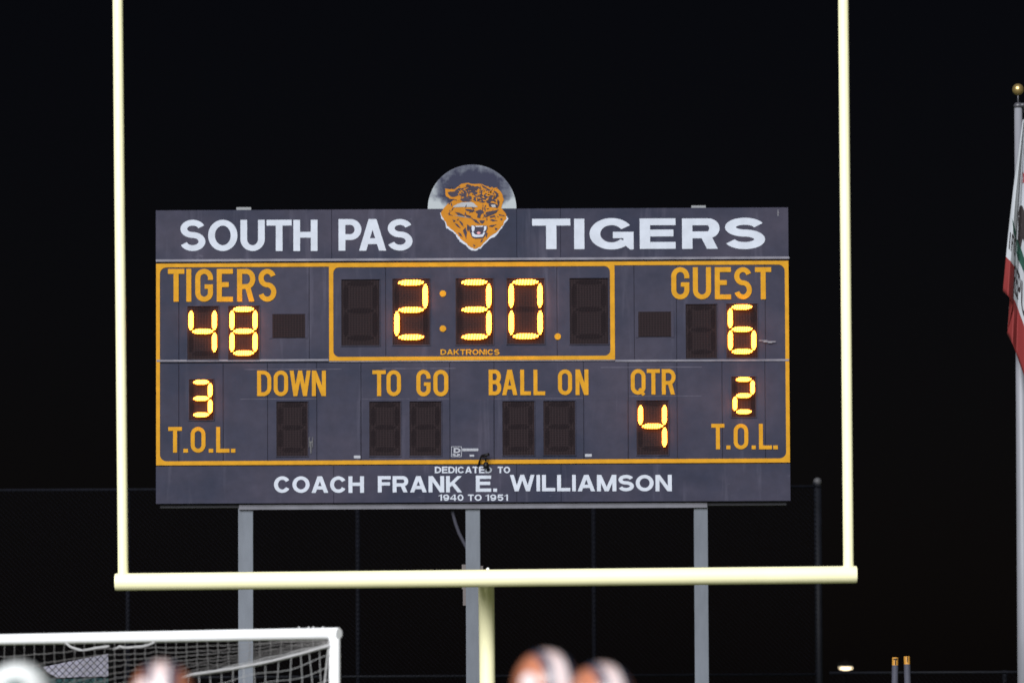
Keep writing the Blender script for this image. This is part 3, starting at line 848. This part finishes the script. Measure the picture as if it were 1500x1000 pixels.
# short fence with a pale tarp behind the soccer goal
DN = 64.0
nf = empty('chain_link_fence', (0, DN, 0), 'black chain link fence behind the soccer net at the left', 'fence')
nx0, nx1 = at(-60, 980, DN).x, at(162, 980, DN).x; nz = at(100, 944, DN).z
b = MB(); fence_wires(b, nx0, nx1, 0, .05, nz, .078, .0040); b.build('mesh_wire', M_NIGHT, nf)
MB().tube([(nx1, .03, 0), (nx1, .03, nz + .02)], .028, 10).build('fence_post', M_NIGHT, nf, True)
MB().tube([(nx0, .03, nz), (nx1, .03, nz)], .02, 8).build('top_rail', M_NIGHT, nf, True)
tp = [(at(x, y, DN).x, at(x, y, DN).z) for x, y in ((62, 976), (100, 968), (130, 962), (157.5, 956.5), (158.5, 990), (120, 990.5), (84, 992), (70, 985))]
cxt, czt = tp[3]
tr = MB().prism([(p[0], p[1]) for p in tp], .09, .10).build('tarp', mat('pale_grey_cloth', (.22, .215, .27), .8, var=.25, vscale=3))
tr.location = (0, DN, 0); tag(tr, 'pale grey cloth sheet hung behind the black fence at the soccer net', 'tarp')
tp2 = [(at(x, y, DN).x, at(x, y, DN).z) for x, y in ((-40, 975), (55, 977), (70, 992), (84, 993.5), (158.6, 992), (159, 996.5), (159, 1010), (-40, 1010))]
tr2 = MB().prism(tp2, .11, .12).build('windscreen', mat('dark_teal_cloth', (.004, .034, .036), .8, var=.3, vscale=3))
tr2.location = (0, DN, 0); tag(tr2, 'dark teal cloth windscreen hung below the pale grey sheet', 'windscreen')

# ---------------------------------------------------------------- flagpole and flag
DP = 75.0
top = at(1491.5, 156, DP)
fp = empty('flagpole', (top.x, DP, 0), 'tall grey flagpole with a gold ball on top', 'flagpole')
MB().tube([(0, 0, 0), (0, 0, 3), (0, 0, top.z)], [.105, .09, .052], 20).build('pole', mat('pole_aluminium', (.17, .175, .20), .5, var=.15, vscale=3, stretch=(1, 1, .2)), fp, True)
MB().tube([(0, 0, top.z - .02), (0, 0, top.z + .02), (0, 0, top.z + .05)], [.058, .062, .035], 16).tube([(0, -.02, top.z + .01), (.11, -.03, top.z + .02)], .03, 8).tube([(0, 0, top.z + .04), (0, 0, top.z + .18)], .012, 8).build('truck', mat('truck_metal', (.05, .05, .06), .4), fp, True)
gb = at(1491.3, 131.2, DP)
MB().ball((gb.x - top.x, 0, gb.z), .078, 20, 14).build('ball_finial', mat('gold_anodised', (.42, .30, .12), .32, .75), fp, True)
MB().tube([(.085, -.05, top.z), (.09, -.05, 1.3)], .006, 6).build('halyard', M_ROPE, fp, True)

# folded flag: columns fan out from the gathered hoist; each column is (top px, bottom px, fold depth)
cols = [((1497.0, 177), (1465.5, 429), -.24), ((1497.8, 177.5), (1472, 437), -.31), ((1498.5, 178), (1480.5, 447), -.22), ((1499, 180), (1473.5, 489), -.08), ((1500, 181), (1480, 505), -.17), ((1501, 182), (1487, 519), -.10),
        ((1502, 183), (1499.5, 560), -.22), ((1503, 184), (1507, 577), -.10), ((1504, 186), (1514, 590), -.2), ((1505, 190), (1524, 585), -.05)]


def flagpt(u, v):
    t = u * (len(cols) - 1); i = min(int(t), len(cols) - 2); f = t - i
    f = f * f * (3 - 2 * f) * .35 + f * .65
    (a0, b0, d0), (a1, b1, d1) = cols[i], cols[i + 1]
    ax, ay = a0[0] + (a1[0] - a0[0]) * f, a0[1] + (a1[1] - a0[1]) * f
    bx, by = b0[0] + (b1[0] - b0[0]) * f, b0[1] + (b1[1] - b0[1]) * f
    vv = v ** 1.02
    x = ax + (bx - ax) * vv - 2.2 * math.sin(math.pi * v) * (1 - u); y = ay + (by - ay) * vv
    d = (d0 + (d1 - d0) * f) * (.35 + .9 * v) - .06 + .006 * math.sin(u * 40 + v * 5) * v + .005 * math.sin(u * 21 - v * 17)
    p = at(x, y, DP)
    return Vector((p.x, DP + d, p.z))


NU, NV = 54, 40
me = bpy.data.meshes.new('flag'); fv = []; ff = []; uv = []
for i in range(NU + 1):
    for j in range(NV + 1):
        fv.append(flagpt(i / NU, j / NV)); uv.append((i / NU, j / NV))
for i in range(NU):
    for j in range(NV):
        ff.append((i * (NV + 1) + j, i * (NV + 1) + j + 1, (i + 1) * (NV + 1) + j + 1, (i + 1) * (NV + 1) + j))
me.from_pydata([tuple(p) for p in fv], [], ff)
ul = me.uv_layers.new(name='cloth')
for lp in me.loops: ul.data[lp.index].uv = uv[lp.vertex_index]
for p in me.polygons: p.use_smooth = True
Mf = mat('flag_cloth', (.55, .57, .60), .8)
n = Mf.node_tree.nodes; l = Mf.node_tree.links
tc = n.new('ShaderNodeUVMap'); tc.uv_map = 'cloth'; sx = n.new('ShaderNodeSeparateXYZ'); l.new(tc.outputs[0], sx.inputs[0])
gt = n.new('ShaderNodeMath'); gt.operation = 'GREATER_THAN'; gt.inputs[1].default_value = .805; l.new(sx.outputs[1], gt.inputs[0])
mi = n.new('ShaderNodeMix'); mi.data_type = 'RGBA'; l.new(gt.outputs[0], mi.inputs[0]); mi.inputs[6].default_value = (.33, .35, .38, 1); mi.inputs[7].default_value = (.155, .011, .011, 1)
l.new(mi.outputs[2], n['Principled BSDF'].inputs['Base Color'])
me.materials.append(Mf)
root = at(1497, 177, DP)
fl = bpy.data.objects.new('flag', me); C.objects.link(fl)
tag(fl, 'limp white flag with a red stripe, red star and dark bear hanging from the flagpole', 'flag')
sd = fl.modifiers.new('thick', 'SOLIDIFY'); sd.thickness = .003; sd.offset = 1


def flagdecal(name, m_, polys, off=.016):
    """flat shapes in the flag's own cloth coordinates laid over its folds"""
    b = MB()
    for pl in polys:
        # fine fan of the polygon: subdivide edges and triangulate from the centre
        k = len(b.v); cx = sum(p[0] for p in pl) / len(pl); cy = sum(p[1] for p in pl) / len(pl)
        ps = []
        for i, p in enumerate(pl):
            q = pl[(i + 1) % len(pl)]
            for t in range(4): ps.append((p[0] + (q[0] - p[0]) * t / 4, p[1] + (q[1] - p[1]) * t / 4))
        rings = [[(cx + (p[0] - cx) * s, cy + (p[1] - cy) * s) for p in ps] for s in (1, .66, .33)]
        for rg in rings:
            for p in rg: b.v.append(tuple(flagpt(min(1, max(0, p[0])), min(1, max(0, p[1]))) + Vector((0, -off, 0))))
        b.v.append(tuple(flagpt(cx, cy) + Vector((0, -off, 0)))); m_n = len(ps)
        for rI in range(2):
            for i in range(m_n): b.f.append((k + rI * m_n + i, k + rI * m_n + (i + 1) % m_n, k + (rI + 1) * m_n + (i + 1) % m_n, k + (rI + 1) * m_n + i))
        for i in range(m_n): b.f.append((k + 2 * m_n + i, k + 2 * m_n + (i + 1) % m_n, k + 3 * m_n))
    return b.build(name, m_, fl)


M_FTXT = mat('flag_brown', (.016, .011, .012), .8); M_FGRN = mat('flag_green', (.006, .05, .034), .8); M_FRED = mat('flag_red', (.22, .014, .018), .8)


def flagtext(word, u0, du, w_, v0, v1):
    pl = []
    for k, ch in enumerate(word):
        for st in glyph(ch, .62, .17, .15, True) if ch != 'I' else [[[(.2, 0), (.42, 0), (.42, 1), (.2, 1)]]]:
            for q in st: pl.append([(u0 + k * du + p[0] / .62 * w_, v1 + (v0 - v1) * p[1]) for p in q])
    flagdecal('flag_lettering', M_FTXT, pl)


flagtext('IFO', .025, .074, .066, .655, .75)
flagtext('REPUB', .40, .066, .058, .655, .775)
star = [(.60 + (.075 if k % 2 == 0 else .03) * math.sin(k * math.pi / 5), .235 - (.042 if k % 2 == 0 else .017) * math.cos(k * math.pi / 5)) for k in range(10)]
flagdecal('star', M_FRED, [star])
flagdecal('bear', M_FTXT, [[(.40, .43), (.47, .38), (.58, .36), (.75, .37), (.82, .41), (.80, .51), (.74, .53), (.70, .48), (.60, .485), (.57, .545), (.47, .54), (.46, .48)]])
flagdecal('grass_patch', M_FGRN, [[(.40, .545), (.50, .53), (.62, .545), (.78, .54), (.86, .57), (.7, .60), (.5, .61), (.41, .595)], [(.06, .575), (.22, .62), (.225, .665), (.15, .64)]])

# ---------------------------------------------------------------- far lamp and two marker poles
DL = 150.0
lp_ = at(1239, 977, DL)
sl = empty('street_lamp', (lp_.x, DL, 0), 'small distant street lamp glowing warm white beyond the low fence', 'street lamp')
MB().tube([(0, .25, 0), (0, .25, lp_.z + .12), (0, .1, lp_.z + .15)], .05, 8).build('lamp_post', M_NIGHT, sl, True)
hd_ = MB().ball((0, 0, lp_.z + .06), .24, 14, 8, (1, .7, .35)).build('lamp_head', M_NIGHT, sl, True)
MB().ball((0, 0, lp_.z), .175, 14, 8, (1, .7, .36)).build('lamp_glass', mat('lit_glass', (.8, .8, .7), .3, emit=(1, .80, .50), estr=2.2), hd_, True)

M_SLATE = mat('slate_padding', (.055, .057, .078), .6, spec=.2, var=.15)
M_GOLD = mat('gold_sleeve', (.42, .20, .03), .45, var=.1)
for k, (xa, ya, xb, lab) in enumerate(((1311.3, 962, 1309, 'slate grey sideline marker pole with a black T mark on its gold top'), (1328.3, 960.5, 1331, 'slate grey sideline marker pole with a plain split gold top'))):
    DM = 60.0
    t_ = at(xa, ya, DM); bb = at(xb + (-4 if k == 0 else 5), 1060, DM)
    mp_ = empty('marker_pole', (bb.x, DM, 0), lab, 'marker pole', 'sideline marker poles standing by the low fence')
    d = Vector((t_.x - bb.x, 0, t_.z)); zt = t_.z
    gl = .085
    q = lambda z: Vector((d.x * z / zt, 0, z))
    autosmooth(MB().tube([q(0), q(zt - gl)], [.045, .034], 16).build('pole', M_SLATE, mp_, True))
    autosmooth(MB().tube([q(zt - gl), q(zt - .004), q(zt)], [.033, .033, .026], 16).build('gold_top', M_GOLD, mp_, True))
    bk = MB()
    if k == 0:
        bk.box(q(zt).x - .020, q(zt).x + .020, -.040, -.034, zt - .024, zt - .014).box(q(zt).x - .005, q(zt).x + .005, -.040, -.034, zt - gl + .006, zt - .024)
    else:
        bk.box(q(zt).x + .001, q(zt).x + .008, -.040, -.034, zt - .06, zt - .004)
    bk.build('black_mark', M_BLACK, mp_)


# ---------------------------------------------------------------- players (only the tops of their helmets reach into the frame)
def skin(name, verts, edges, radii, m_, parent, rootv=0, sub=1):
    me = bpy.data.meshes.new(name); me.from_pydata([tuple(v) for v in verts], edges, []); me.materials.append(m_)
    o = bpy.data.objects.new(name, me); C.objects.link(o); o.parent = parent
    md = o.modifiers.new('skin', 'SKIN'); md.use_smooth_shade = True
    for i, r in enumerate(radii):
        me.skin_vertices[0].data[i].radius = (r, r) if not isinstance(r, tuple) else r
    me.skin_vertices[0].data[rootv].use_root = True
    sb_ = o.modifiers.new('sub', 'SUBSURF'); sb_.levels = sub; sb_.render_levels = sub
    return o


M_SKIN = mat('skin', (.42, .24, .16), .5, var=.06)


def player(name_label, px_, ptop, D, rz, shell, stripe, edge, jersey, pants, mark=None):
    ht = at(px_, ptop, D); H = ht.z
    pr = empty('person', (ht.x, D, 0), name_label, 'person', 'football players standing in front of the goal', rz)
    s = H / 1.86
    V = []; E = []; RA = []

    def j(p, r, par=None):
        V.append(Vector(p) * s); RA.append(r * s)
        if par is not None: E.append((par, len(V) - 1))
        return len(V) - 1
    pel = j((0, 0, .98), .13); wa = j((0, 0, 1.12), .125, pel); ch = j((0, .01, 1.34), .15, wa); ne0 = j((0, .01, 1.47), .08, ch); ne = j((0, .0, 1.54), .06, ne0); h1 = j((0, -.02, 1.63), .075, ne); h2 = j((0, -.02, 1.73), .085, h1)
    for sg_ in (-1, 1):
        sh = j((sg_ * .19, .01, 1.42), .075, ch); el = j((sg_ * .27, .03, 1.14), .046, sh); wr = j((sg_ * .26, -.10, .92), .030, el); pm = j((sg_ * .255, -.14, .85), .034, wr)
        for q in range(4):
            a = (q - 1.5) * .017; ln = (.06, .072, .066, .05)[q]
            k1 = j((sg_ * .255 + a, -.17, .815), .0105, pm); k2 = j((sg_ * .255 + a, -.165, .815 - ln * .6), .0095, k1); j((sg_ * .255 + a, -.145, .815 - ln), .0085, k2)
        t1 = j((sg_ * .225, -.15, .875), .012, pm); j((sg_ * .205, -.175, .835), .010, t1)
        hp = j((sg_ * .10, 0, .90), .105, pel); kn = j((sg_ * .13, -.03, .50), .065, hp); an = j((sg_ * .14, .02, .09), .042, kn); j((sg_ * .15, -.14, .045), .04, an)
    skin('body', V, E, RA, M_SKIN, pr)
    # clothing follows the body
    V2 = [Vector(p) * s for p in ((0, 0, .96), (0, 0, 1.12), (0, .01, 1.34), (0, .01, 1.46), (-.21, .01, 1.43), (-.26, .025, 1.24), (.21, .01, 1.43), (.26, .025, 1.24))]
    skin('jersey', V2, [(0, 1), (1, 2), (2, 3), (2, 4), (4, 5), (2, 6), (6, 7)], [q * s for q in (.155, .16, .185, .10, .12, .085, .12, .085)], jersey, pr)
    V3 = [Vector(p) * s for p in ((0, 0, .97), (-.10, 0, .88), (-.13, -.03, .44), (.10, 0, .88), (.13, -.03, .44))]
    skin('trousers', V3, [(0, 1), (1, 2), (0, 3), (3, 4)], [q * s for q in (.15, .12, .082, .12, .082)], pants, pr)
    for sg_ in (-1, 1):
        V4 = [Vector(p) * s for p in ((sg_ * .14, .04, .05), (sg_ * .145, -.06, .05), (sg_ * .15, -.17, .04))]
        skin('shoe', V4, [(0, 1), (1, 2)], [q * s for q in (.052, .052, .045)], M_BLACK, pr)
    # helmet: a shell open at the face, striped along the crown
    hc = Vector((0, -.005, H - .145)); rx, ry_, rz_ = .122, .148, .145
    nu, nv = 40, 22

    def hp_(th, ph, k=1.0):   # th from the crown down, ph around from the face (-y)
        return hc + Vector((rx * k * math.sin(th) * math.sin(ph), -ry_ * k * math.sin(th) * math.cos(ph), rz_ * k * math.cos(th)))

    def cut(ph):              # how far down the shell reaches
        c_ = abs((ph + math.pi) % (2 * math.pi) - math.pi)
        return R(78) if c_ < R(55) else R(78) + (R(150) - R(78)) * min(1, (c_ - R(55)) / R(25))
    b = MB()
    for i in range(nv + 1):
        for q in range(nu):
            ph = 2 * math.pi * q / nu
            b.v.append(tuple(hp_(cut(ph) * i / nv, ph)))
    for i in range(nv):
        for q in range(nu): b.f.append((i * nu + q, (i + 1) * nu + q, (i + 1) * nu + (q + 1) % nu, i * nu + (q + 1) % nu))
    hm = b.build('helmet', shell, pr, True)
    sd = hm.modifiers.new('thick', 'SOLIDIFY'); sd.thickness = .012; sd.offset = -1
    for mtl, xa, xb, kk, nm in ((stripe, -.030, .030, 1.006, 'crown_stripe'), (edge, -.062, -.030, 1.005, 'stripe_edge'), (edge, .030, .062, 1.005, 'stripe_edge')):
        if mtl is None: continue
        b = MB(); N = 40
        for i in range(N + 1):
            a = -R(70) + R(205) * i / N
            for x in (xa, (xa + xb) / 2, xb):
                c_ = math.sqrt(max(0, 1 - (x / rx) ** 2))
                b.v.append(tuple(hc + Vector((x * kk, ry_ * kk * math.sin(a) * c_, rz_ * kk * math.cos(a) * c_))))
        for i in range(N):
            for q in range(2): b.f.append((i * 3 + q, i * 3 + q + 1, (i + 1) * 3 + q + 1, (i + 1) * 3 + q))
        b.build(nm, mtl, hm, True)
    if mark:                  # round patch of a second colour on the shell
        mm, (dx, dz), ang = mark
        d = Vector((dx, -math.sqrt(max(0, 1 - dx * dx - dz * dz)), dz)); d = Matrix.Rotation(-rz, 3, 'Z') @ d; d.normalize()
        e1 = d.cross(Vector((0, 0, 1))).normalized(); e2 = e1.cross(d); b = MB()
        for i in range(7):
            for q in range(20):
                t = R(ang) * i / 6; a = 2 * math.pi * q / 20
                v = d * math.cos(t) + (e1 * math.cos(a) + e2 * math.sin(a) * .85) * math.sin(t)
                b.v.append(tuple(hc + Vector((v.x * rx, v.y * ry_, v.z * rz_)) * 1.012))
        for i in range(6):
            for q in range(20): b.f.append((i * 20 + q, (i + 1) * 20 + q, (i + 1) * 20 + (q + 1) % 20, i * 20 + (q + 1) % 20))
        b.build('side_patch', mm, hm, True)
    b = MB()
    for zz, dy in ((-.02, .03), (-.065, .055), (-.11, .045)):
        b.tube([hc + Vector((.115 * math.sin(R(t)), -(ry_ + dy) * math.cos(R(t)) , zz)) for t in range(-80, 81, 10)], .006, 6)
    for x in (-.03, .03):
        b.tube([hc + Vector((x, -(ry_ + dy), zz)) for zz, dy in ((.04, .0), (-.02, .028), (-.065, .053), (-.11, .043))], .006, 6)
    b.build('face_mask', M_BLACK, hm, True)
    return pr


M_HORG = mat('orange_shell', (.46, .17, .095), .36, coat=.6, var=.08)
M_HWHT = mat('white_stripe_paint', (.78, .68, .69), .35, coat=.5)
M_HNVY = mat('slate_stripe_paint', (.04, .05, .085), .35, coat=.3)
M_HW2 = mat('white_shell', (.85, .88, .88), .3, coat=.6, var=.05)
M_HGRN = mat('green_stripe_paint', (.012, .06, .05), .35, coat=.5)
M_JN = mat('navy_jersey', (.02, .022, .045), .8, var=.2); M_JW = mat('white_jersey', (.55, .57, .58), .8, var=.1); M_PO = mat('orange_trousers', (.45, .14, .03), .7)
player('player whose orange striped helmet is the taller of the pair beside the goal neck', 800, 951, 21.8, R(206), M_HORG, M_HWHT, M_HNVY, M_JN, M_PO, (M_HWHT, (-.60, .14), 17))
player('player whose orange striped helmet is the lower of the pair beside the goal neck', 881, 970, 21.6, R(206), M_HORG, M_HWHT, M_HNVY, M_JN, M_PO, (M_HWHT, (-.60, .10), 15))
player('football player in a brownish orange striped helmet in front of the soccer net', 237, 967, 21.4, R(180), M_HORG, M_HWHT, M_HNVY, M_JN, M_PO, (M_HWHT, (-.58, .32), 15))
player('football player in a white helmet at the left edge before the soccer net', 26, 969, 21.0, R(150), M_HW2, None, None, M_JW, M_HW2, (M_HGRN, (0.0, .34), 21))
